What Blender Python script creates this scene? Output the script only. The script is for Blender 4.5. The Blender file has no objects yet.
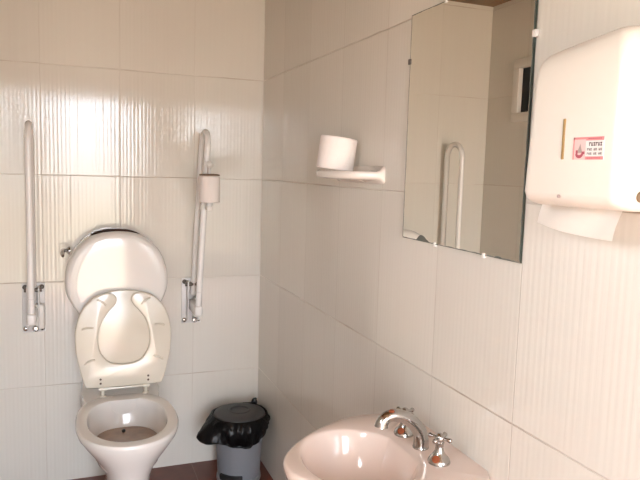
import bpy, bmesh, math, random
from math import sin, cos, pi, radians, sqrt
from mathutils import Vector, Matrix, noise

random.seed(4)
scene = bpy.context.scene
COL = scene.collection

# ------------------------------------------------------------------ helpers
def link(name, me, mats=None, parent=None, kind=None, smooth=35):
    o = bpy.data.objects.new(name, me)
    COL.objects.link(o)
    for m in (mats if isinstance(mats, (list, tuple)) else [mats]):
        if m: me.materials.append(m)
    if smooth:
        me.shade_smooth()
        me.set_sharp_from_angle(angle=radians(smooth))
    if parent: o.parent = parent
    if kind: o['kind'] = kind
    return o

def tag(o, label, cat, group=None):
    o['label'] = label; o['category'] = cat
    if group: o['group'] = group
    return o

def empty(name, label, cat, loc=(0, 0, 0), group=None):
    o = bpy.data.objects.new(name, None)
    COL.objects.link(o)
    o.empty_display_size = .05
    return tag(o, label, cat, group)

def finish(bm, name, mats, parent=None, smooth=35, kind=None):
    bmesh.ops.recalc_face_normals(bm, faces=bm.faces)
    me = bpy.data.meshes.new(name)
    bm.to_mesh(me); bm.free()
    return link(name, me, mats, parent, kind, smooth)

def add_box(bm, x0, x1, y0, y1, z0, z1, bev=0, seg=2, mi=0):
    vs = [bm.verts.new((x, y, z)) for x in (x0, x1) for y in (y0, y1) for z in (z0, z1)]
    idx = [(0, 1, 3, 2), (4, 6, 7, 5), (0, 4, 5, 1), (2, 3, 7, 6), (0, 2, 6, 4), (1, 5, 7, 3)]
    fs = [bm.faces.new([vs[i] for i in f]) for f in idx]
    for f in fs: f.material_index = mi
    if bev:
        es = list({e for f in fs for e in f.edges})
        r = bmesh.ops.bevel(bm, geom=es, offset=bev, segments=seg, profile=.5, affect='EDGES')
        for f in r['faces']: f.material_index = mi
    return vs

def add_loft(bm, rings, cap0=True, cap1=True, mi=0):
    R = [[bm.verts.new(p) for p in r] for r in rings]
    n = len(R[0])
    for a, b in zip(R, R[1:]):
        for i in range(n):
            j = (i + 1) % n
            f = bm.faces.new((a[i], a[j], b[j], b[i])); f.material_index = mi
    if cap0: bm.faces.new(list(reversed(R[0]))).material_index = mi
    if cap1: bm.faces.new(R[-1]).material_index = mi
    return R

def add_tube(bm, pts, rad, n=16, caps=True, mi=0):
    pts = [Vector(p) for p in pts]
    m = len(pts)
    rads = rad if isinstance(rad, (list, tuple)) else [rad] * m
    tang = []
    for i in range(m):
        t = (pts[min(i + 1, m - 1)] - pts[max(i - 1, 0)]).normalized()
        tang.append(t)
    up = Vector((0, 0, 1)) if abs(tang[0].z) < .9 else Vector((1, 0, 0))
    nrm = tang[0].cross(up).normalized()
    rings = []
    for i in range(m):
        nrm = (nrm - tang[i] * nrm.dot(tang[i])).normalized()
        b = tang[i].cross(nrm)
        rings.append([pts[i] + (nrm * cos(2 * pi * k / n) + b * sin(2 * pi * k / n)) * rads[i] for k in range(n)])
    add_loft(bm, rings, caps, caps, mi)

def add_lathe(bm, prof, c=(0, 0, 0), n=32, axis='Z', cap0=True, cap1=True, mi=0, M=None):
    rings = []
    for r, h in prof:
        ring = []
        for k in range(n):
            a = 2 * pi * k / n
            p = Vector((r * cos(a), r * sin(a), h))
            if axis == 'X': p = Vector((p.z, p.x, p.y))
            if axis == 'Y': p = Vector((p.x, p.z, p.y))
            if M: p = M @ p
            ring.append(Vector(c) + p)
        rings.append(ring)
    add_loft(bm, rings, cap0, cap1, mi)

def smooth_path(pts, sub=6, closed=False):
    pts = [Vector(p) for p in pts]
    out = []
    n = len(pts)
    for i in range(n if closed else n - 1):
        if closed:
            p0, p1, p2, p3 = pts[i - 1], pts[i], pts[(i + 1) % n], pts[(i + 2) % n]
        else:
            p0, p1, p2, p3 = pts[max(i - 1, 0)], pts[i], pts[i + 1], pts[min(i + 2, n - 1)]
        for k in range(sub):
            t = k / sub
            out.append(.5 * (2 * p1 + (p2 - p0) * t + (2 * p0 - 5 * p1 + 4 * p2 - p3) * t * t + (3 * p1 - p0 - 3 * p2 + p3) * t ** 3))
    if not closed: out.append(pts[-1])
    return out

def add_plate(bm, outline, thick, M, bev=.004, seg=3, mi=0):
    """outline: list of 2D (x, s); extruded along local +z by thick, placed with matrix M."""
    vs = [bm.verts.new((p[0], p[1], 0)) for p in outline]
    f = bm.faces.new(vs)
    r = bmesh.ops.extrude_face_region(bm, geom=[f])
    nv = [g for g in r['geom'] if isinstance(g, bmesh.types.BMVert)]
    bmesh.ops.translate(bm, verts=nv, vec=(0, 0, thick))
    allv = vs + nv
    caps = [fa for fa in {fa for v in allv for fa in v.link_faces} if len(fa.verts) > 4]
    if bev:
        es = list({e for fa in caps for e in fa.edges})
        r = bmesh.ops.bevel(bm, geom=es, offset=bev, segments=seg, profile=.5, affect='EDGES')
        allv = list({v for v in r['verts']} | {v for fa in r['faces'] for v in fa.verts})
    seen = set(); stack = [v for v in allv if v.is_valid]
    while stack:
        v = stack.pop()
        if v in seen: continue
        seen.add(v)
        for e in v.link_edges: stack.append(e.other_vert(v))
    for v in seen: v.co = M @ v.co
    for fa in {fa for v in seen for fa in v.link_faces}: fa.material_index = mi

# ------------------------------------------------------------------ materials
def new_mat(name):
    m = bpy.data.materials.new(name); m.use_nodes = True
    nt = m.node_tree
    b = nt.nodes['Principled BSDF']
    return m, nt, b

class NT:
    def __init__(s, nt): s.nt = nt
    def n(s, t, **kw):
        nd = s.nt.nodes.new(t)
        for k, v in kw.items(): setattr(nd, k, v)
        return nd
    def l(s, a, b): s.nt.links.new(a, b)
    def math(s, op, a, b=None, c=None, clamp=False):
        nd = s.n('ShaderNodeMath', operation=op); nd.use_clamp = clamp
        for i, v in enumerate((a, b, c)):
            if v is None: continue
            if isinstance(v, (int, float)): nd.inputs[i].default_value = v
            else: s.l(v, nd.inputs[i])
        return nd.outputs[0]
    def mix(s, fac, a, b):
        nd = s.n('ShaderNodeMix', data_type='RGBA')
        for sock, v in ((nd.inputs[0], fac), (nd.inputs[6], a), (nd.inputs[7], b)):
            if isinstance(v, (int, float)): sock.default_value = v
            elif isinstance(v, tuple): sock.default_value = (*v, 1)
            else: s.l(v, sock)
        return nd.outputs[2]

def simple(name, col, rough=.4, metal=0, coat=0, bump=0, bscale=60, var=0.04, vscale=8, spec=None, ior=None):
    m, nt, b = new_mat(name)
    t = NT(nt)
    tc = t.n('ShaderNodeTexCoord').outputs['Object']
    nz = t.n('ShaderNodeTexNoise'); nz.inputs['Scale'].default_value = vscale; nz.inputs['Detail'].default_value = 4
    t.l(tc, nz.inputs['Vector'])
    dark = tuple(c * (1 - var * 2) for c in col)
    t.l(t.mix(nz.outputs['Fac'], dark, tuple(min(1, c * (1 + var * .5)) for c in col)), b.inputs['Base Color'])
    b.inputs['Roughness'].default_value = rough
    b.inputs['Metallic'].default_value = metal
    if coat:
        b.inputs['Coat Weight'].default_value = coat; b.inputs['Coat Roughness'].default_value = .03
    if spec is not None: b.inputs['Specular IOR Level'].default_value = spec
    if bump:
        n2 = t.n('ShaderNodeTexNoise'); n2.inputs['Scale'].default_value = bscale; n2.inputs['Detail'].default_value = 3
        t.l(tc, n2.inputs['Vector'])
        bp = t.n('ShaderNodeBump'); bp.inputs['Strength'].default_value = 1; bp.inputs['Distance'].default_value = bump
        t.l(n2.outputs['Fac'], bp.inputs['Height']); t.l(bp.outputs[0], b.inputs['Normal'])
    return m

TW, TH, Z0 = .3139, .45, .4349

def tile_wall(name, axis, off, yaw_fixed=None, seed=0.0):
    """glazed ribbed wall tiles in stack bond. axis 'X' or 'Y' is the horizontal one (object space = world)."""
    m, nt, b = new_mat(name); t = NT(nt)
    sep = t.n('ShaderNodeSeparateXYZ'); t.l(t.n('ShaderNodeTexCoord').outputs['Object'], sep.inputs[0])
    c = sep.outputs[0 if axis == 'X' else 1]; z = sep.outputs[2]
    u = t.math('DIVIDE', t.math('SUBTRACT', t.math('MULTIPLY', c, -1), off), TW)
    v = t.math('DIVIDE', t.math('SUBTRACT', z, Z0), TH)
    iu, iv = t.math('FLOOR', u), t.math('FLOOR', v)
    fu, fv = t.math('FRACT', u), t.math('FRACT', v)
    # distance to joints in metres
    du = t.math('MULTIPLY', t.math('MINIMUM', fu, t.math('SUBTRACT', 1, fu)), TW)
    dv = t.math('MULTIPLY', t.math('MINIMUM', fv, t.math('SUBTRACT', 1, fv)), TH)
    gu = t.math('SUBTRACT', 1, t.math('MULTIPLY', t.math('SUBTRACT', du, .0007), 1 / .0012), clamp=True)
    gv = t.math('SUBTRACT', 1, t.math('MULTIPLY', t.math('SUBTRACT', dv, .0009), 1 / .0014), clamp=True)
    grout = t.math('MAXIMUM', t.math('MULTIPLY', gu, .45), gv)
    # tile id noise
    cid = t.n('ShaderNodeCombineXYZ'); t.l(iu, cid.inputs[0]); t.l(iv, cid.inputs[1]); cid.inputs[2].default_value = seed
    wn = t.n('ShaderNodeTexWhiteNoise', noise_dimensions='3D'); t.l(cid.outputs[0], wn.inputs['Vector'])
    # streak texture
    sv = t.n('ShaderNodeCombineXYZ'); t.l(t.math('MULTIPLY', c, 1.0), sv.inputs[0]); t.l(t.math('MULTIPLY', z, .012), sv.inputs[1]); t.l(t.math('MULTIPLY', wn.outputs['Value'], 7), sv.inputs[2])
    st = t.n('ShaderNodeTexNoise'); st.inputs['Scale'].default_value = 75; st.inputs['Detail'].default_value = 3; st.inputs['Roughness'].default_value = .6
    t.l(sv.outputs[0], st.inputs['Vector'])
    # large stain noise
    ln = t.n('ShaderNodeTexNoise'); ln.inputs['Scale'].default_value = 3.2; ln.inputs['Detail'].default_value = 4
    t.l(t.n('ShaderNodeTexCoord').outputs['Object'], ln.inputs['Vector'])
    streak = t.math('MULTIPLY', t.math('SUBTRACT', st.outputs['Fac'], .5), .30)
    base = t.mix(t.math('ADD', t.math('ADD', .5, streak), t.math('MULTIPLY', t.math('SUBTRACT', wn.outputs['Value'], .5), .35), clamp=True), TILE_A, TILE_B)
    gst = t.math('MULTIPLY', t.math('SUBTRACT', ln.outputs['Fac'], .42), 5, clamp=True)
    gcol = t.mix(gst, (.60, .54, .47), (.36, .25, .18))
    gfac = t.math('MULTIPLY', grout, t.math('ADD', .28, t.math('MULTIPLY', gst, .42)))
    t.l(t.mix(gfac, base, gcol), b.inputs['Base Color'])
    t.l(t.math('ADD', .09, t.math('MULTIPLY', grout, .4)), b.inputs['Roughness'])
    b.inputs['Specular IOR Level'].default_value = .5
    # relief: ribs + recessed joints
    rib = t.math('MULTIPLY', t.math('SINE', t.math('MULTIPLY', c, 2 * pi / .0157)), .00006)
    hgt = t.math('SUBTRACT', t.math('ADD', rib, t.math('MULTIPLY', st.outputs['Fac'], .0004)), t.math('MULTIPLY', grout, .0010))
    bp = t.n('ShaderNodeBump'); bp.inputs['Strength'].default_value = 1.0; bp.inputs['Distance'].default_value = 1.0
    t.l(hgt, bp.inputs['Height'])
    # each tile sits at its own slight tilt
    sc = t.n('ShaderNodeVectorMath', operation='SUBTRACT'); t.l(wn.outputs['Color'], sc.inputs[0]); sc.inputs[1].default_value = (.5, .5, .5)
    s2 = t.n('ShaderNodeVectorMath', operation='MULTIPLY'); t.l(sc.outputs[0], s2.inputs[0]); s2.inputs[1].default_value = (.03, .03, .015)
    ad = t.n('ShaderNodeVectorMath', operation='ADD'); t.l(bp.outputs[0], ad.inputs[0]); t.l(s2.outputs[0], ad.inputs[1])
    nm = t.n('ShaderNodeVectorMath', operation='NORMALIZE'); t.l(ad.outputs[0], nm.inputs[0])
    t.l(nm.outputs[0], b.inputs['Normal'])
    return m

TILE_A = (.66, .635, .575)
TILE_B = (.765, .74, .68)

M_back = tile_wall('back wall tiles', 'X', .3161, seed=3.0)
M_right = tile_wall('right wall tiles', 'Y', .301, seed=11.0)
M_left = tile_wall('left wall tiles', 'Y', .301, seed=23.0)
M_front = tile_wall('front wall tiles', 'X', .3161, seed=31.0)

def floor_mat():
    m, nt, b = new_mat('red floor tiles'); t = NT(nt)
    sep = t.n('ShaderNodeSeparateXYZ'); t.l(t.n('ShaderNodeTexCoord').outputs['Object'], sep.inputs[0])
    g = None
    for i, off in ((0, .318), (1, .33)):
        u = t.math('DIVIDE', t.math('SUBTRACT', t.math('MULTIPLY', sep.outputs[i], -1), off), .33)
        f = t.math('FRACT', u)
        d = t.math('MULTIPLY', t.math('MINIMUM', f, t.math('SUBTRACT', 1, f)), .33)
        k = t.math('SUBTRACT', 1, t.math('MULTIPLY', t.math('SUBTRACT', d, .0012), 1 / .0012), clamp=True)
        g = k if g is None else t.math('MAXIMUM', g, k)
    nz = t.n('ShaderNodeTexNoise'); nz.inputs['Scale'].default_value = 18; nz.inputs['Detail'].default_value = 6
    t.l(t.n('ShaderNodeTexCoord').outputs['Object'], nz.inputs['Vector'])
    base = t.mix(nz.outputs['Fac'], (.10, .024, .013), (.20, .055, .03))
    t.l(t.mix(t.math('MULTIPLY', g, .7), base, (.22, .10, .075)), b.inputs['Base Color'])
    b.inputs['Roughness'].default_value = .35
    bp = t.n('ShaderNodeBump'); bp.inputs['Distance'].default_value = 1
    t.l(t.math('SUBTRACT', t.math('MULTIPLY', nz.outputs['Fac'], .0006), t.math('MULTIPLY', g, .001)), bp.inputs['Height'])
    t.l(bp.outputs[0], b.inputs['Normal'])
    return m

def wood_mat():
    m, nt, b = new_mat('brown ceiling boards'); t = NT(nt)
    mp = t.n('ShaderNodeMapping'); mp.inputs['Scale'].default_value = (14, 1.2, 14)
    t.l(t.n('ShaderNodeTexCoord').outputs['Object'], mp.inputs[0])
    nz = t.n('ShaderNodeTexNoise'); nz.inputs['Scale'].default_value = 4; nz.inputs['Detail'].default_value = 6
    t.l(mp.outputs[0], nz.inputs['Vector'])
    t.l(t.mix(nz.outputs['Fac'], (.16, .09, .04), (.30, .18, .085)), b.inputs['Base Color'])
    b.inputs['Roughness'].default_value = .45
    return m

M_floor, M_ceil = floor_mat(), wood_mat()
M_china = simple('white sanitary china', (.84, .825, .80), rough=.09, coat=.15, var=.015, vscale=5)
M_basin = simple('pale pink sanitary china', (.82, .68, .60), rough=.12, coat=.5, var=.02, vscale=6)
M_holder = simple('cream glazed ceramic', (.80, .76, .71), rough=.12, coat=.4, var=.02)
M_seat = simple('cream seat plastic', (.72, .675, .58), rough=.18, coat=.1, var=.01, vscale=5)
M_lidp = simple('lid underside plastic', (.71, .66, .56), rough=.18, coat=.1, var=.01, vscale=5)
M_cisin = simple('dark brown cistern inside', (.09, .045, .03), rough=.7, var=.2, vscale=20)  # dark brown base for the faces inside the cut tank opening
M_chrome = simple('chrome', (.50, .485, .47), rough=.14, metal=1, var=.05, vscale=30)
M_dkmetal = simple('tarnished dark metal', (.16, .14, .125), rough=.45, metal=.8, var=.2, vscale=40)
M_white = simple('white powder coated tube', (.86, .85, .84), rough=.22, coat=.2, var=.015)
M_plate = simple('grey metal plate', (.75, .74, .73), rough=.35, metal=.0, var=.06, vscale=30)
M_paper = simple('white tissue paper', (.86, .81, .78), rough=.95, bump=.0012, bscale=160, var=.02, spec=.1)
M_sheet = simple('thin white towel paper', (.92, .90, .86), rough=.9, var=.01, spec=.1)
M_card = simple('brown card tube', (.25, .17, .12), rough=.9, var=.1, vscale=30)
M_plasticw = simple('white dispenser plastic', (.77, .72, .64), rough=.28, var=.01, bump=.00005, bscale=300)
M_slit = simple('amber sight window', (.33, .21, .08), rough=.3)
M_lock = simple('dull brass lock', (.22, .15, .09), rough=.5, metal=.5)
M_bin = simple('grey bin plastic', (.22, .235, .26), rough=.42, var=.04)
M_binl = simple('dark grey bin lid', (.055, .055, .057), rough=.5, var=.1, vscale=25)
M_bag = simple('black bag plastic', (.010, .010, .011), rough=.26, bump=.006, bscale=45, var=.1)
M_pedal = simple('black pedal plastic', (.02, .02, .02), rough=.4)
M_steel = simple('bin foot ring', (.36, .38, .40), rough=.35, metal=.4)
M_frame = simple('white window frame', (.80, .78, .74), rough=.4)
M_darkglass = simple('dark window glass', (.03, .035, .04), rough=.5, spec=.1)
M_water = simple('brown stained water', (.40, .28, .20), rough=.10, var=.22, vscale=22, coat=.3)
M_rustr = simple('orange rust spot', (.30, .07, .02), rough=.8, var=.2, vscale=60)
M_pink = simple('sticker pink print', (.78, .28, .28), rough=.5, var=.05, vscale=300)
M_stw = simple('sticker white', (.84, .78, .74), rough=.5)
M_sttxt = simple('sticker dark print', (.07, .05, .05), rough=.5)
M_stfig = simple('sticker maroon print', (.42, .09, .12), rough=.5)
M_stgry = simple('sticker grey print', (.42, .33, .30), rough=.5)
M_stpale = simple('sticker pale pink', (.82, .55, .52), rough=.5)
M_mirback = simple('green glass edge', (.030, .042, .034), rough=.25)
M_screw = simple('small dark screw', (.10, .06, .04), rough=.5)

def mirror_mat():
    m, nt, b = new_mat('silvered mirror'); t = NT(nt)
    tc = t.n('ShaderNodeTexCoord').outputs['Object']
    sep = t.n('ShaderNodeSeparateXYZ'); t.l(tc, sep.inputs[0])
    y, z = sep.outputs[1], sep.outputs[2]
    nz = t.n('ShaderNodeTexNoise'); nz.inputs['Scale'].default_value = 26; nz.inputs['Detail'].default_value = 4; t.l(tc, nz.inputs['Vector'])
    n2 = t.n('ShaderNodeTexNoise'); n2.inputs['Scale'].default_value = 9; n2.inputs['Detail'].default_value = 2; t.l(tc, n2.inputs['Vector'])
    dz = t.math('SUBTRACT', z, 1.215)            # above lower edge
    dr = t.math('ADD', y, 1.871)                 # from near edge
    dt = t.math('SUBTRACT', 1.79, z)
    dl = t.math('SUBTRACT', -1.388, y)
    n2c = t.math('MULTIPLY', t.math('SUBTRACT', n2.outputs['Fac'], .56), .10, clamp=True)
    edge = t.math('MINIMUM', t.math('SUBTRACT', dz, n2c), t.math('ADD', t.math('SUBTRACT', dr, .001), 0))
    edge = t.math('MINIMUM', edge, t.math('MINIMUM', dt, dl))
    lim = t.math('MULTIPLY', nz.outputs['Fac'], .0055)
    worn = t.math('MULTIPLY', t.math('SUBTRACT', lim, edge), 500, clamp=True)
    t.l(t.mix(worn, (.95, .935, .87), (.10, .115, .10)), b.inputs['Base Color'])
    t.l(t.math('SUBTRACT', 1, t.math('MULTIPLY', worn, .8)), b.inputs['Metallic'])
    t.l(t.math('MULTIPLY', worn, .3), b.inputs['Roughness'])
    return m
M_mirror = mirror_mat()

# ------------------------------------------------------------------ the room
XL, YF, ZC, T = -1.24, -4.40, 2.255, .12
D1 = (-2.50, -2.15, 1.40, 1.85)      # unseen opening added in the left wall to light the dispenser front: y0, y1, z0, z1
D2 = (-1.12, -.30, 2.09)       # doorway in the front wall: x0, x1, top
WY0, WY1, WZ0, WZ1 = -.62, -.215, 1.65, 1.955   # small window in the left wall

def struct(name, boxes, mat, bev=0):
    bm = bmesh.new()
    for bx in boxes: add_box(bm, *bx, bev=bev)
    return finish(bm, name, mat, kind='structure', smooth=0)

struct('floor', [(XL - T, T, YF - T, T, -.1, 0)], M_floor)
struct('ceiling', [(XL - T, T, YF - T, T, ZC, ZC + .1)], M_ceil)
struct('wall_back', [(XL - T, T, 0, T, 0, ZC)], M_back)
struct('wall_right', [(0, T, YF - T, 0, 0, ZC)], M_right)
struct('wall_left', [(XL - T, XL, D1[1], WY0, 0, ZC), (XL - T, XL, YF - T, D1[0], 0, ZC), (XL - T, XL, D1[0], D1[1], 0, D1[2]), (XL - T, XL, D1[0], D1[1], D1[3], ZC), (XL - T, XL, WY1, 0, 0, ZC), (XL - T, XL, WY0, WY1, 0, WZ0), (XL - T, XL, WY0, WY1, WZ1, ZC),
                     ], M_left)
struct('wall_front', [(XL, D2[0], YF - T, YF, 0, ZC), (D2[1], 0, YF - T, YF, 0, ZC), (D2[0], D2[1], YF - T, YF, D2[2], ZC)], M_front)
# window: white frame and dark pane
bm = bmesh.new()
fr = .045
for bx in ((WY0, WY1, WZ1 - fr, WZ1), (WY0, WY1, WZ0, WZ0 + fr), (WY0, WY0 + fr, WZ0 + fr, WZ1 - fr), (WY1 - fr, WY1, WZ0 + fr, WZ1 - fr)):
    add_box(bm, XL - .03, XL + .014, bx[0], bx[1], bx[2], bx[3], bev=.003)
add_box(bm, XL - .018, XL + .004, (WY0 + WY1) / 2 - .012, (WY0 + WY1) / 2 + .012, WZ0 + fr, WZ1 - fr, bev=.003)
win = finish(bm, 'window_1', M_frame, kind='structure')
bm = bmesh.new(); add_box(bm, XL - .020, XL - .010, WY0 + fr * .9, WY1 - fr * .9, WZ0 + fr * .9, WZ1 - fr * .9)
finish(bm, 'window_pane', M_darkglass, parent=win, smooth=0)

# ------------------------------------------------------------------ toilet
CX = -.638
BXC = -.647
TXC = -.656
toilet = empty('toilet', 'white toilet with open tank and raised cream seat, against back wall', 'toilet')
NS = 64
def egg(cx, cy, hw, lf, lb, z, n=NS, e=2.15, eb=2.6):
    out = []
    for k in range(n):
        a = 2 * pi * k / n
        c, s = cos(a), sin(a)
        ee = e if s < 0 else eb
        x = hw * math.copysign(abs(c) ** (2 / ee), c)
        y = (lf if s < 0 else lb) * math.copysign(abs(s) ** (2 / ee), s)
        out.append((cx + x, cy + y, z))
    return out
bm = bmesh.new()
CY = -.53
rings = [egg(BXC, -.50, .115, .20, .30, 0), egg(BXC, -.50, .112, .195, .30, .03), egg(BXC, -.50, .092, .165, .28, .08),
         egg(BXC, -.52, .078, .15, .26, .16), egg(BXC, -.53, .076, .155, .26, .24), egg(BXC, -.53, .082, .170, .26, .28),
         egg(BXC, CY, .098, .186, .25, .32), egg(BXC, CY, .126, .210, .255, .36), egg(BXC, CY, .152, .234, .26, .395),
         egg(BXC, CY, .175, .252, .265, .428), egg(BXC, CY, .180, .257, .268, .445), egg(BXC, CY, .180, .258, .268, .454),
         egg(BXC, CY, .176, .254, .264, .460), egg(BXC, CY, .168, .246, .256, .462), egg(BXC, CY, .150, .222, .222, .4615),
         egg(BXC, CY, .141, .210, .205, .459), egg(BXC, CY, .137, .205, .200, .452), egg(BXC, CY, .138, .205, .200, .430),
         egg(BXC, CY, .133, .198, .195, .400), egg(BXC, CY, .122, .182, .18, .36), egg(BXC, CY, .110, .165, .16, .32), egg(BXC, CY, .07, .10, .10, .26)]
add_loft(bm, rings)
# rear deck carrying the tank
dk = [[(BXC + sx * hw, y, z) for sx, y, z in ((-1, y, zb), (-1, y, .452), (-.9, y, .460), (.9, y, .460), (1, y, .452), (1, y, zb))]
      for y, hw, zb in ((-.006, .15, .30), (-.05, .15, .30), (-.2, .155, .30), (-.30, .14, .34), (-.335, .125, .37))]
add_loft(bm, dk)
bowl = finish(bm, 'bowl', M_china, toilet, smooth=40)
bm = bmesh.new(); add_loft(bm, [egg(BXC, CY, .1205, .180, .178, .345), egg(BXC, CY, .1205, .180, .178, .3555)])
wt = finish(bm, 'bowl_water', M_water, toilet)
bm = bmesh.new(); add_lathe(bm, [(.0001, .012), (.006, .010), (.008, .004), (.006, 0)], (BXC - .005, CY + .13, .3555), n=12)
finish(bm, 'dirt_spot', M_pedal, wt)

# cistern: a rounded shell that tapers downwards
prof = [(1.1155, .0), (1.1145, .025), (1.111, .055), (1.100, .09), (1.082, .12), (1.058, .148), (1.025, .173), (.985, .190), (.94, .201), (.90, .2025),
        (.86, .196), (.82, .178), (.78, .152), (.74, .132), (.70, .120), (.65, .114), (.60, .112), (.55, .112), (.50, .112), (.462, .112)]
right = smooth_path([(w, z, 0) for z, w in prof], 3)
outl = [(p.x, p.y) for p in right] + [(-p.x, p.y) for p in reversed(right[1:])]
zc = .86
bm = bmesh.new()
rings = []
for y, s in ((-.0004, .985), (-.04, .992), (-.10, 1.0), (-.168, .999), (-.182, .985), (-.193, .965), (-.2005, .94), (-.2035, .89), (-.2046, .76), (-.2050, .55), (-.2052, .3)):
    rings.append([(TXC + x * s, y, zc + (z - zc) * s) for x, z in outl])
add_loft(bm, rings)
cis = finish(bm, 'cistern', [M_china, M_cisin], toilet, smooth=50)
bm = bmesh.new()
cut = []
for z in (.80, 1.30):
    cut.append([(TXC - .004 + .098 * math.copysign(abs(cos(a)) ** .55, cos(a)), -.104 + .066 * math.copysign(abs(sin(a)) ** .55, sin(a)), z) for a in [2 * pi * k / 40 for k in range(40)]])
add_loft(bm, cut)
cutter = finish(bm, 'cutter', M_cisin)
md = cis.modifiers.new('b', 'BOOLEAN'); md.operation = 'DIFFERENCE'; md.object = cutter; md.solver = 'EXACT'
dg = bpy.context.evaluated_depsgraph_get()
me2 = bpy.data.meshes.new_from_object(cis.evaluated_get(dg))
cis.modifiers.clear(); cis.data = me2
bpy.data.objects.remove(cutter)
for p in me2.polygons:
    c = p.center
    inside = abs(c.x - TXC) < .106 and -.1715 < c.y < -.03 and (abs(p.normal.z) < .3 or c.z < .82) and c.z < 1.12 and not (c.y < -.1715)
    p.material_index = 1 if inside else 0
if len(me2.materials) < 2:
    me2.materials.clear(); me2.materials.append(M_china); me2.materials.append(M_cisin)
me2.set_sharp_from_angle(angle=radians(40))
# lever
bm = bmesh.new()
lx, ly, lz = TXC - .180, -.10, 1.030
add_lathe(bm, [(.016, .0), (.017, -.006), (.012, -.012), (.008, -.016)], (lx, ly, lz), n=20, axis='X')
add_tube(bm, [(lx - .014, ly, lz), (lx - .026, ly, lz)], .007)
add_tube(bm, [(lx - .022, ly + .004, lz + .002), (lx - .028, ly - .03, lz + .004), (lx - .030, ly - .07, lz - .004), (lx - .028, ly - .085, lz - .010)], [.007, .009, .008, .006])
lev = finish(bm, 'flush_lever', M_chrome, cis); lev['label'] = 'chrome flush lever'

# seat + lid stand up against the tank
H0 = Vector((CX, -.255, .495)); H1 = Vector((CX, -.228, .905))
upv = (H1 - H0).normalized()
nv = Vector((1, 0, 0)).cross(upv).normalized()      # towards the room (-Y)
if nv.y > 0: nv = -nv
MS = Matrix(((1, upv.x, nv.x, H0.x), (0, upv.y, nv.y, H0.y), (0, upv.z, nv.z, H0.z), (0, 0, 0, 1)))
half = [(.0, .002), (.07, .002), (.138, .004), (.150, .014), (.160, .045), (.172, .10), (.182, .155), (.186, .21), (.183, .26), (.172, .31), (.150, .357), (.115, .393), (.07, .412), (.03, .4185), (.0, .42)]
half = [(a, b * .925) for a, b in half]
hp = smooth_path([(a, b, 0) for a, b in half], 3)
lid_out = [(p.x, p.y) for p in hp] + [(-p.x, p.y) for p in reversed(hp[1:-1])]
bm = bmesh.new()
add_plate(bm, [(x * 1.0, s) for x, s in lid_out], .012, MS @ Matrix.Translation((0, 0, .000)), bev=.004)
lid = finish(bm, 'lid', M_lidp, toilet, smooth=40)
# ring with a gap at its front end
outr = smooth_path([(a, b, 0) for a, b in half[:-3]], 3)
outer = [(p.x, p.y) for p in outr]                              # ends about (.115,.393)
tip = smooth_path([(a, b * .925, 0) for a, b, _ in [(.115, .393, 0), (.085, .408, 0), (.055, .411, 0), (.034, .400, 0), (.027, .380, 0), (.036, .358, 0), (.060, .328, 0), (.083, .29, 0), (.097, .24, 0), (.099, .195, 0), (.088, .15, 0), (.062, .115, 0), (.030, .102, 0), (.0, .099, 0)]], 4)
inner = [(p.x, p.y) for p in tip[1:]]
rt = outer + inner
poly = rt + [(-x, s) for x, s in reversed(rt[1:-1])]
bm = bmesh.new()
add_plate(bm, poly, .016, MS @ Matrix.Translation((0, 0, .013)), bev=.006, seg=3)
seat = finish(bm, 'seat', M_seat, toilet, smooth=40)
def on_seat(x, s, d=.029): return MS @ Vector((x, s * .925, d))
for x, s, ang in ((-.138, .262, 5), (.138, .262, -5), (-.132, .118, 25), (.132, .118, -25), (-.085, .372, -38), (.085, .372, 38)):
    bm = bmesh.new()
    dx, ds = cos(radians(ang)) * .021, sin(radians(ang)) * .021
    pts = [on_seat(x - dx, s - ds, .027), on_seat(x - dx * .6, s - ds * .6 + .003, .031), on_seat(x, s + .005, .032), on_seat(x + dx * .6, s + ds * .6 + .003, .031), on_seat(x + dx, s + ds, .027)]
    add_tube(bm, smooth_path(pts, 3), .0042, n=8)
    finish(bm, 'seat_bumper', M_seat, seat)
for sx in (-1, 1):
    for s in (.022, .040):
        bm = bmesh.new()
        a = on_seat(sx * .092, s, .0285); bb = on_seat(sx * .092, s, .0305)
        add_tube(bm, [a, bb], .0045, n=10)
        finish(bm, 'seat_screw', M_screw, seat)
for sx in (-1, 1):
    bm = bmesh.new()
    add_lathe(bm, [(.013, .4605), (.013, .465), (.0065, .469), (.0065, .500), (.004, .503)], (CX + sx * .083, -.275, 0), n=16)
    add_tube(bm, [(CX + sx * .083 - .012, -.275, .492), (CX + sx * .083 + .012, -.275, .492)], .0085, n=12)
    finish(bm, 'hinge_post', M_seat, toilet)
bm = bmesh.new(); add_tube(bm, [(CX - .1, -.275, .492), (CX + .1, -.275, .492)], .0045, n=10)
finish(bm, 'hinge_rod', M_seat, toilet)

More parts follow.
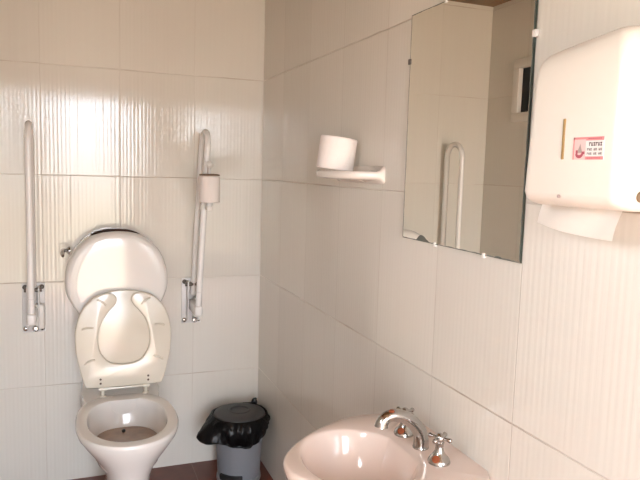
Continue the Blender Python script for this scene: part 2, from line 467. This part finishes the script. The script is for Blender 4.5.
# ------------------------------------------------------------------ grab rails
def grab_rail(x, lean, label, bolts_dark):
    root = empty('grab_rail', label, 'grab rail', group='fold-up grab rails on the back wall')
    z0, zt = .775, 1.548
    r = .0132
    yb, yf = -.040, -.175
    pts = []
    rad = (yb - yf) / 2
    zc = zt - r - rad
    def pt(y, z):
        return (x + lean * (z - z0), y, z)
    for k in range(9): pts.append(pt(yb, z0 + .04 + (zc - z0 - .04) * k / 8))
    for k in range(1, 16):
        a = pi * k / 16
        pts.append(pt((yb + yf) / 2 + rad * cos(a), zc + rad * sin(a)))
    for k in range(9): pts.append(pt(yf, zc - (zc - z0) * k / 8))
    bm = bmesh.new(); add_tube(bm, pts, r, n=20)
    tube = finish(bm, 'tube', M_white, root, smooth=50)
    for q, z in ((yf, .848), (yb, .86)):
        bm = bmesh.new(); add_tube(bm, [pt(q, z), pt(q, z + .004)], r + .0012, n=20)
        finish(bm, 'collar', M_plate, root)
    bm = bmesh.new(); add_box(bm, x - .044, x + .044, -.008, -.0005, .675, .885, bev=.003)
    plate = finish(bm, 'wall_plate', M_plate, root)
    for bx in (-.032, .032):
        for bz in (.868, .692):
            bm = bmesh.new(); add_lathe(bm, [(.010, -.007), (.010, -.013), (.006, -.016), (.0001, -.0165)], (x + bx, 0, bz), n=12, axis='Y')
            finish(bm, 'bolt', M_dkmetal if bz > .8 else M_chrome, plate)
    # hinge: two cheeks, white block, cross pin
    bm = bmesh.new()
    for s in (-1, 1):
        add_box(bm, x + s * .022 - .003, x + s * .022 + .003, -.062, -.006, .70, .876, bev=.002)
    finish(bm, 'hinge_cheek', M_plate, root)
    bm = bmesh.new(); add_box(bm, x - .017, x + .017, -.195, -.02, .745, .792, bev=.010, seg=3)
    finish(bm, 'hinge_block', M_white, root)
    bm = bmesh.new(); add_box(bm, x + .004, x + .042, -.05, -.007, .695, .80, bev=.006, seg=3)
    finish(bm, 'release_catch', M_frame, root)
    bm = bmesh.new(); add_tube(bm, [(x - .034, -.045, .862), (x + .034, -.045, .862)], .009, n=14)
    finish(bm, 'hinge_pin', M_dkmetal, root)
    bm = bmesh.new(); add_lathe(bm, [(.012, -.05), (.012, -.058), (.008, -.062), (.0001, -.063)], (x + .008, 0, .700), n=16, axis='Y')
    finish(bm, 'knob', M_chrome, root)
    return root
grab_rail(-.982, 0, 'white folded-up grab rail left of the toilet', True)
grab_rail(-.325, .05, 'white folded-up grab rail right of toilet, carrying a paper roll', False)

# roll peg clamped to the right rail
PX, PY = -.293, -.236
peg = empty('roll_peg', 'upright white peg with ball tip, clamped on the right rail', 'toilet roll holder')
bm = bmesh.new()
add_lathe(bm, [(.014, 1.226), (.014, 1.238), (.0065, 1.239), (.0062, 1.345), (.0055, 1.385)], (PX, PY, 0), n=16)
finish(bm, 'rod', M_plate, peg)
bm = bmesh.new(); add_lathe(bm, [(.0001, -.0145)] + [(.0145 * cos(a), .0145 * sin(a)) for a in [(-80 + 10 * k) * pi / 180 for k in range(17)]] + [(.0001, .0145)], (PX, PY, 1.397), n=20)
finish(bm, 'ball_tip', M_frame, peg)
bm = bmesh.new(); add_lathe(bm, [(.030, 1.3505), (.042, 1.3505), (.042, 1.356), (.030, 1.358), (.0001, 1.359)], (PX, PY, 0), n=32)
finish(bm, 'cap_disc', M_card, peg)
bm = bmesh.new(); add_box(bm, PX - .012, PX + .012, PY - .012, -.1915, 1.206, 1.226, bev=.004)
add_lathe(bm, [(.0150, 1.204), (.0200, 1.204), (.0200, 1.228), (.0150, 1.228), (.0150, 1.204)], (-.3028, -.175, 0), n=24, cap0=False, cap1=False)
finish(bm, 'clamp', M_frame, peg)
def roll_mesh(r, h, ri, M=None):
    bm = bmesh.new()
    pr = [(ri, 0), (r - .003, 0), (r, .003), (r, h - .003), (r - .003, h), (ri, h), (ri, 0)]
    add_lathe(bm, pr, (0, 0, 0), n=48, cap0=False, cap1=False, M=M)
    return bm
rl = empty('toilet_roll', 'toilet roll standing upright on the right grab rail', 'toilet roll')
o = finish(roll_mesh(.043, .110, .021), 'paper', M_paper, rl)
bm = bmesh.new(); add_lathe(bm, [(.0195, .001), (.0208, .001), (.0208, .1095), (.0195, .1095), (.0195, .001)], n=32, cap0=False, cap1=False)
finish(bm, 'core', M_card, rl)
rl.location = (PX, PY, 1.2390)

# ------------------------------------------------------------------ toilet roll shelf on the right wall
HY = -1.085
HN = 40
def hplan(k):
    a = pi * k / HN
    return (-.120 * abs(sin(a)) ** .85, .175 * math.copysign(abs(cos(a)) ** .85, cos(a)))
def hring(s, z0, z1, z2, e=0):
    # z0 at the wall, z1 half way, z2 at the lip
    out = []
    for k in range(HN + 1):
        x, y = hplan(k)
        x, y = x * s, y * s
        f = min(1, abs(x) / .12)
        g = max(0, 1 - f * 6.5) ** 1.3
        out.append((x + .0006, HY + y, z2 + (z0 - z2) * g + z1 * f * (1 - f)))
    return out
bm = bmesh.new()
add_loft(bm, [hring(.3, 1.351, 0, 1.361), hring(.8, 1.351, 0, 1.362), hring(.95, 1.352, 0, 1.365), hring(.99, 1.355, 0, 1.369), hring(1, 1.360, 0, 1.374), hring(1, 1.395, 0, 1.381), hring(.985, 1.401, 0, 1.386), hring(.95, 1.404, 0, 1.3875), hring(.90, 1.404, 0, 1.384), hring(.5, 1.404, 0, 1.381), hring(.2, 1.404, 0, 1.381)])
ho = finish(bm, 'toilet_roll_holder', M_holder, smooth=60)
tag(ho, 'cream ceramic toilet roll shelf jutting from the right wall', 'toilet roll holder')
rl2 = empty('toilet_roll', 'white toilet roll tilted on the ceramic wall holder', 'toilet roll')
finish(roll_mesh(.0565, .098, .020), 'paper', M_paper, rl2)
bm = bmesh.new(); add_lathe(bm, [(.0185, .001), (.0198, .001), (.0198, .0975), (.0185, .0975), (.0185, .001)], n=32, cap0=False, cap1=False)
finish(bm, 'core', M_card, rl2)
rl2.rotation_euler = Matrix.Rotation(radians(7), 3, Vector((.38, .92, 0))).to_euler(); rl2.location = (-.080, -1.075, 1.3895)

# ------------------------------------------------------------------ mirror
mir = empty('wall_mirror', 'frameless mirror with worn dark edges on the right wall', 'mirror')
bm = bmesh.new()
add_box(bm, -.006, -.001, -1.871, -1.388, 1.215, 1.79)
g = finish(bm, 'glass', [M_mirback, M_mirror], mir, smooth=0)
for p in g.data.polygons:
    p.material_index = 1 if p.normal.x < -.9 else 0
for y, z, ax in ((-1.551, 1.215, 0), (-1.751, 1.215, 0), (-1.871, 1.657, 1), (-1.388, 1.673, 2), (-1.551, 1.79, 3), (-1.751, 1.79, 3)):
    bm = bmesh.new()
    if ax in (0, 3):
        s = -1 if ax == 0 else 1
        add_box(bm, -.0085, -.0003, y - .004, y + .004, min(z + s * .006, z - s * .005), max(z + s * .006, z - s * .005), bev=.001)
    else:
        s = -1 if ax == 1 else 1
        add_box(bm, -.0085, -.0003, min(y + s * .007, y - s * .004), max(y + s * .007, y - s * .004), z - .007, z + .007, bev=.001)
    finish(bm, 'mirror_clip', M_dkmetal if ax == 2 else M_frame, mir)

# ------------------------------------------------------------------ paper towel dispenser
disp = empty('towel_dispenser', 'white wall dispenser with a small warning sticker on its front', 'paper towel dispenser')
def rrect(x0, x1, y0, y1, z, r, n=8):
    """front (x0) corners rounded by r; back corners square"""
    pts = []
    for k in range(n + 1):
        a = pi / 2 * k / n
        pts.append((x0 + r - r * sin(a), y1 - r + r * cos(a), z) if 0 else (x0 + r - r * sin(a), y1 - r + r * cos(a), z))
    for k in range(n + 1):
        a = pi / 2 * k / n
        pts.append((x0 + r - r * cos(a), y0 + r - r * sin(a), z))
    pts.append((x1, y0, z)); pts.append((x1, y1, z))
    return pts
bm = bmesh.new()
rings = []
Y0, Y1 = -2.214, -2.014
def zoff(x, y, z, top):
    return z
for z, ix, iy in ((1.340, .034, .014), (1.341, .024, .009), (1.345, .012, .004), (1.352, .004, .001), (1.362, 0, 0), (1.45, -.001, 0), (1.54, 0, 0), (1.562, .002, .002), (1.578, .006, .007), (1.588, .013, .015), (1.594, .024, .027), (1.597, .038, .042)):
    rings.append(rrect(-.122 + ix, -.001, Y0 + iy, Y1 - iy + .012 * max(0, (1.5 - z) / .16), z, .020))
add_loft(bm, rings)
for v in bm.verts:      # the top slopes gently up towards the near side
    if v.co.z > 1.5:
        k = (v.co.z - 1.5) / .1
        v.co.z += k * (-v.co.y - 2.11) * .12
cov = finish(bm, 'cover', M_plasticw, disp, smooth=45)
bm = bmesh.new(); add_box(bm, -.1245, -.1215, -2.1035, -2.0985, 1.414, 1.476, bev=.001)
finish(bm, 'sight_window', M_slit, disp)
bm = bmesh.new(); add_lathe(bm, [(.008, Y0 + .002), (.008, Y0 - .003), (.005, Y0 - .004), (.0001, Y0 - .002)], (-.080, 0, 1.362), n=16, axis='Y')
finish(bm, 'lock', M_lock, disp)
bm = bmesh.new(); add_lathe(bm, [(.0028, -.1215), (.0028, -.1235), (.0001, -.124)], (0, -2.098, 1.357), n=10, axis='X')
finish(bm, 'screw', M_stgry, disp)
# sticker: local p (0..1 left to right = towards -Y), q (0..1 up)
SY, SZ, SW, SH = -2.1235, 1.4135, .060, .033
bm = bmesh.new()
def spoly(pts, mi, d):
    vs = [bm.verts.new((-.1236 - d, SY - p * SW, SZ + q * SH)) for p, q in pts]
    bm.faces.new(vs).material_index = mi
def srect(p0, p1, q0, q1, mi, d): spoly([(p0, q0), (p1, q0), (p1, q1), (p0, q1)], mi, d)
add_box(bm, -.1236, -.1222, SY - SW, SY, SZ, SZ + SH)
srect(.0, .42, .0, 1, 5, .0001)
srect(.42, 1, .84, 1, 1, .0002); srect(.42, 1, 0, .14, 1, .0002); srect(0, .42, .9, 1, 1, .0002); srect(0, .04, 0, 1, 1, .0002)
spoly([(.14, .30), (.32, .30), (.24, .72)], 4, .0003)
ringp = [(.22 + .14 * cos(a), .28 + .22 * sin(a)) for a in [pi + .2 + (pi - .4) * k / 8 for k in range(9)]] + [(.22 + .07 * cos(a), .30 + .10 * sin(a)) for a in [2 * pi - .2 - (pi - .4) * k / 8 for k in range(9)]]
spoly(ringp, 3, .0004)
srect(.10, .17, .26, .42, 3, .0005); srect(.30, .40, .24, .36, 3, .0005); srect(.18, .26, .22, .30, 5, .0006)
for row, (q0, q1, n) in enumerate(((.60, .76, 6), (.40, .50, 9), (.22, .31, 9))):
    p = .52 if row == 0 else .47
    wd = (.95 - p) / n
    for k in range(n):
        if row and k in (3, 6): continue
        a, b_ = p + k * wd + wd * .12, p + k * wd + wd * .9
        sh = k % 3
        if sh == 0: srect(a, b_, q1 - (q1 - q0) * .3, q1, 2, .0003); srect(a, a + (b_ - a) * .4, q0, q1, 2, .00035)
        elif sh == 1: srect(a, a + (b_ - a) * .35, q0, q1, 2, .0003); srect(a, b_, q0, q0 + (q1 - q0) * .3, 2, .00035); srect(b_ - (b_ - a) * .3, b_, q0, q1, 2, .0004)
        else: srect(a, b_, q0, q0 + (q1 - q0) * .28, 2, .0003); srect(a, b_, q1 - (q1 - q0) * .28, q1, 2, .00035); srect(a + (b_ - a) * .3, a + (b_ - a) * .7, q0, q1, 2, .0004)
for k in range(7): srect(.50 + k * .063, .54 + k * .063, .90, .95, 3, .0003); srect(.48 + k * .063, .52 + k * .063, .05, .09, 3, .0003)
me = bpy.data.meshes.new('sticker'); bm.to_mesh(me); bm.free()
st = link('sticker', me, [M_stw, M_pink, M_sttxt, M_stfig, M_stgry, M_stpale], disp, smooth=0)
st['label'] = 'pink and white warning sticker with dark print'

# paper sheet hanging below the dispenser
bm = bmesh.new()
nu, nvv = 24, 10
grid = []
for j in range(nvv + 1):
    v = j / nvv
    row = []
    for i in range(nu + 1):
        u = i / nu
        y = -1.990 - .176 * u + .012 * v
        z = 1.342 - v * (.036 + .014 * u + .005 * sin(pi * u))
        x = -.060 - .003 * sin(pi * v * .8) + .0025 * sin(u * 9 + v * 2)
        row.append((x, y, z))
    grid.append(row)
V0 = [[bm.verts.new(p) for p in r] for r in grid]
for j in range(nvv):
    for i in range(nu): bm.faces.new((V0[j][i], V0[j][i + 1], V0[j + 1][i + 1], V0[j + 1][i]))
r = bmesh.ops.solidify(bm, geom=bm.faces[:], thickness=.0006)
sh = finish(bm, 'hanging_paper_towel', M_sheet, smooth=60)
tag(sh, 'white paper towel sheet hanging out below the wall dispenser', 'paper towel')

# ------------------------------------------------------------------ wash basin
BY, BZ = -1.65, .75
basin = empty('wash_basin', 'pale pink wall hung wash basin with chrome taps', 'wash basin')
prof = [(.0006, .150), (-.012, .178), (-.035, .207), (-.07, .221), (-.12, .226), (-.17, .219), (-.22, .200), (-.27, .173), (-.32, .136), (-.36, .098), (-.39, .060), (-.405, .028)]
half = smooth_path([(x, w, 0) for x, w in prof] + [(-.4085, 0, 0)], 4)
o2 = [(p.x, BY + p.y) for p in half] + [(p.x, BY - p.y) for p in reversed(half[:-1])]
NB = len(o2)
cxb = -.2
def outline_scaled(f, z, c=(cxb, BY)):
    return [(min(.0006, c[0] + (x - c[0]) * f if x < -.02 else x), c[1] + (y - c[1]) * f, z) for x, y in o2]
bow_c = (-.238, BY)
def bowl_ring(ax, ay, z, cx=None):
    cx = bow_c[0] if cx is None else cx
    pts = []
    for x, y in o2:
        a = math.atan2((y - BY) / .155, (x - bow_c[0]) / .123)
        c, s = cos(a), sin(a)
        e = 2.05
        pts.append((cx + ax * math.copysign(abs(c) ** (2 / e), c), BY + ay * math.copysign(abs(s) ** (2 / e), s), z))
    return pts
rings = [outline_scaled(.30, .555), outline_scaled(.45, .565), outline_scaled(.62, .60), outline_scaled(.78, .645), outline_scaled(.90, .69), outline_scaled(.965, .715), outline_scaled(.985, .728),
         outline_scaled(1.0, .738), outline_scaled(1.0, .745), outline_scaled(.992, .7495), outline_scaled(.975, .7515),
         bowl_ring(.131, .157, .7508), bowl_ring(.128, .154, .7495), bowl_ring(.1245, .1505, .745), bowl_ring(.120, .146, .733), bowl_ring(.110, .135, .710), bowl_ring(.098, .125, .680), bowl_ring(.080, .100, .652), bowl_ring(.055, .068, .635), bowl_ring(.022, .022, .629)]
bm = bmesh.new(); add_loft(bm, rings)
finish(bm, 'bowl', M_basin, basin, smooth=50)
bm = bmesh.new(); add_lathe(bm, [(.021, .6285), (.022, .632), (.016, .633), (.012, .6305), (.0001, .6305)], (bow_c[0], BY, 0), n=24)
finish(bm, 'drain', M_chrome, basin)
TX = -.078
tz = .7500
tap = empty('mixer_tap', 'chrome swan neck tap with two cross handles on the basin', 'tap')
bm = bmesh.new()
add_lathe(bm, [(.019, tz), (.019, tz + .004), (.0165, tz + .007)], (TX, BY, 0), n=24)
path = smooth_path([(TX, BY, tz + .004), (TX, BY, tz + .022), (TX - .006, BY, tz + .042), (TX - .024, BY, tz + .064), (TX - .048, BY, tz + .080), (TX - .072, BY, tz + .087), (TX - .092, BY, tz + .084), (TX - .103, BY, tz + .073), (TX - .105, BY, tz + .064)], 5)
n = len(path)
add_tube(bm, path, [.0185 - .0062 * (k / (n - 1)) ** .8 if k < n * .75 else .0133 + .0024 * ((k / (n - 1)) - .75) / .25 for k in range(n)], n=20)
sp = finish(bm, 'spout', M_chrome, tap, smooth=50)
bm = bmesh.new(); add_lathe(bm, [(.0001, .004), (.005, .003), (.0075, 0)], (TX - .082, BY - .004, tz + .0985), n=12)
finish(bm, 'rust_spot', M_rustr, sp)
for s in (-1, 1):
    hy = BY + s * .080
    bm = bmesh.new()
    add_lathe(bm, [(.025, tz), (.0255, tz + .004), (.023, tz + .010), (.0155, tz + .019), (.0105, tz + .027), (.009, tz + .035), (.0085, tz + .045), (.0105, tz + .047), (.009, tz + .050)], (TX, hy, 0), n=28)
    hb = finish(bm, 'tap_body', M_chrome, tap, smooth=50)
    bm = bmesh.new()
    add_lathe(bm, [(.008, tz + .049), (.0105, tz + .053), (.011, tz + .059), (.008, tz + .064), (.004, tz + .067), (.0001, tz + .0675)], (TX, hy, 0), n=20)
    for k in range(4):
        a = k * pi / 2 + (.55 if s < 0 else .25)
        d = Vector((cos(a), sin(a), 0))
        c = Vector((TX, hy, tz + .057))
        add_tube(bm, [c + d * .006, c + d * .016, c + d * .020, c + d * .024, c + d * .0275, c + d * .029], [.0038, .0035, .0042, .0058, .0045, .001], n=10)
    finish(bm, 'cross_handle', M_chrome, tap, smooth=50)
    bm = bmesh.new(); add_lathe(bm, [(.0095, -.002), (.0085, .0015), (.005, .0035), (.0001, .0042)], (TX - .0145, hy - .0105, tz + .0135), n=14, M=Matrix.Rotation(radians(-55), 3, Vector((-.6, .8, 0))))
    finish(bm, 'rust_spot', M_rustr, hb)

# ------------------------------------------------------------------ pedal bin and its bag
bx, by = -.142, -.205
pb = empty('pedal_bin', 'grey pedal bin with dark lid in the corner by the toilet', 'bin')
bm = bmesh.new()
add_lathe(bm, [(.092, .014), (.094, .02), (.100, .14), (.106, .285), (.108, .290), (.104, .290), (.100, .28), (.090, .03)], (bx, by, 0), n=48, cap1=True)
finish(bm, 'body', M_bin, pb, smooth=40)
bm = bmesh.new(); add_lathe(bm, [(.097, .001), (.099, .006), (.098, .022), (.0935, .026)], (bx, by, 0), n=48)
finish(bm, 'base_ring', M_steel, pb, smooth=40)
bm = bmesh.new()
add_lathe(bm, [(.112, .289), (.115, .292), (.115, .300), (.111, .306), (.090, .312), (.062, .3155), (.050, .3158), (.046, .319), (.040, .319), (.036, .314), (.018, .3135), (.0001, .3135)], (bx, by, 0), n=56)
finish(bm, 'lid', M_binl, pb, smooth=35)
bm = bmesh.new()
add_loft(bm, [[(bx + r * cos(a), by + r * sin(a), z) for r, z in ((.094, .026), (.105, .026), (.106, .052), (.096, .052))] for a in [radians(205 + 60 * k / 10) for k in range(11)]])
finish(bm, 'pedal', M_pedal, pb)
# bag: folded over the rim, hanging as a crumpled skirt
bm = bmesh.new()
n = 160; m = 18
rings = []
for j in range(m + 1):
    v = j / m
    ring = []
    for k in range(n):
        a = 2 * pi * k / n
        d = Vector((cos(a), sin(a)))
        left = max(0, cos(a - radians(196))) ** 9
        frontw = max(0, cos(a - radians(265))) ** 2
        back = max(0, cos(a - radians(50))) ** 6
        fold = noise.noise(Vector((d.x * 5, d.y * 5, v * 1.5 + 3))) * .016 + noise.noise(Vector((d.x * 9, d.y * 9, v * 3))) * .006
        r = .1165 + .016 * sin(pi * min(1, v * 1.1)) + v * .006 + left * .085 * v ** 1.7 + fold * v ** .5
        ln_ = .045 + .075 * frontw + .026 * left + .012 * noise.noise(Vector((d.x * 3, d.y * 3, 9)))
        z = .303 - ln_ * v ** 1.2 + .012 * sin(pi * v) * 0 + back * .012 * sin(pi * v)
        r = max(r, .1185)
        x, y = bx + d.x * r, by + d.y * r
        x = min(x, -.006 + noise.noise(Vector((a * 6, v * 4, 0))) * .003)
        ring.append((x, min(y, -.01), z))
    rings.append(ring)
# inner turn-over
top = [(bx + .1135 * cos(2 * pi * k / n), by + .1135 * sin(2 * pi * k / n), .2885) for k in range(n)]
add_loft(bm, rings, False, False)
bmesh.ops.solidify(bm, geom=bm.faces[:], thickness=.0012)
bag = finish(bm, 'bin_bag', M_bag, smooth=70)
# twisted corner of the bag poking up at the back
bm2 = bmesh.new(); bm2.from_mesh(bag.data)
add_tube(bm2, smooth_path([(bx + .0935, by + .100, .276), (bx + .095, by + .100, .300), (bx + .096, by + .098, .316), (bx + .102, by + .092, .326)], 4), [.013, .0135, .014, .0145, .014, .0145, .014, .013, .012, .010, .007, .005, .003][:13], n=12)
bm2.to_mesh(bag.data); bm2.free(); bag.data.shade_smooth()
tag(bag, 'black bin bag folded over the rim of the pedal bin', 'bin bag')

# ------------------------------------------------------------------ daylight: sky and sunlit ground outside the doorway and the added opening
w = bpy.data.worlds.new('daylight'); scene.world = w; w.use_nodes = True
t = NT(w.node_tree)
bg = w.node_tree.nodes['Background']
sep = t.n('ShaderNodeSeparateXYZ'); t.l(t.n('ShaderNodeTexCoord').outputs['Generated'], sep.inputs[0])
f = t.math('ADD', t.math('MULTIPLY', sep.outputs[2], 6), .5, clamp=True)
SKY = (2.9, 3.15, 3.5); GROUND = (1.75, 1.5, 1.15); SUN = 70
t.l(t.mix(f, GROUND, SKY), bg.inputs['Color'])
bg.inputs['Strength'].default_value = 4.0

def portal(name, loc, rot, sx, sy):
    l = bpy.data.lights.new(name, 'AREA'); l.shape = 'RECTANGLE'; l.size = sx; l.size_y = sy
    l.cycles.is_portal = True
    o = bpy.data.objects.new(name, l); COL.objects.link(o); o.location = loc; o.rotation_euler = rot
portal('added_opening_daylight', (XL - .06, (D1[0] + D1[1]) / 2, (D1[2] + D1[3]) / 2), (0, radians(-90), 0), D1[3] - D1[2], D1[1] - D1[0])  # portal in the added left-wall opening
portal('front_daylight', ((D2[0] + D2[1]) / 2, YF - .06, D2[2] / 2), (radians(90), 0, 0), D2[1] - D2[0], D2[2])

sun = bpy.data.lights.new('sun', 'SUN'); sun.energy = SUN; sun.angle = .01; sun.color = (1, .93, .82)
so = bpy.data.objects.new('sun', sun); COL.objects.link(so)
so.rotation_euler = Vector((.12, .55, -.82)).to_track_quat('-Z', 'Y').to_euler()

# ------------------------------------------------------------------ camera (solved from the tile joints)
yaw, pitch, roll = -.3721, -.1085, .0289
cam = bpy.data.cameras.new('camera'); cam.sensor_width = 36; cam.lens = 641.4949 * 36 / 640; cam.clip_start = .02
co = bpy.data.objects.new('camera', cam); COL.objects.link(co)
R = Matrix.Rotation(yaw, 4, 'Z') @ Matrix.Rotation(pi / 2 + pitch, 4, 'X') @ Matrix.Rotation(roll, 4, 'Z')
co.matrix_world = Matrix.Translation((-.8318, -2.8979, 1.3869)) @ R
scene.camera = co

vs = scene.view_settings
vs.view_transform = 'Standard'; vs.look = 'None'; vs.gamma = 1; vs.use_curve_mapping = False
vs.exposure = 0.68
scene.cycles.use_denoising = True
scene.cycles.max_bounces = 12; scene.cycles.diffuse_bounces = 8; scene.cycles.glossy_bounces = 6
scene.cycles.sample_clamp_indirect = 8
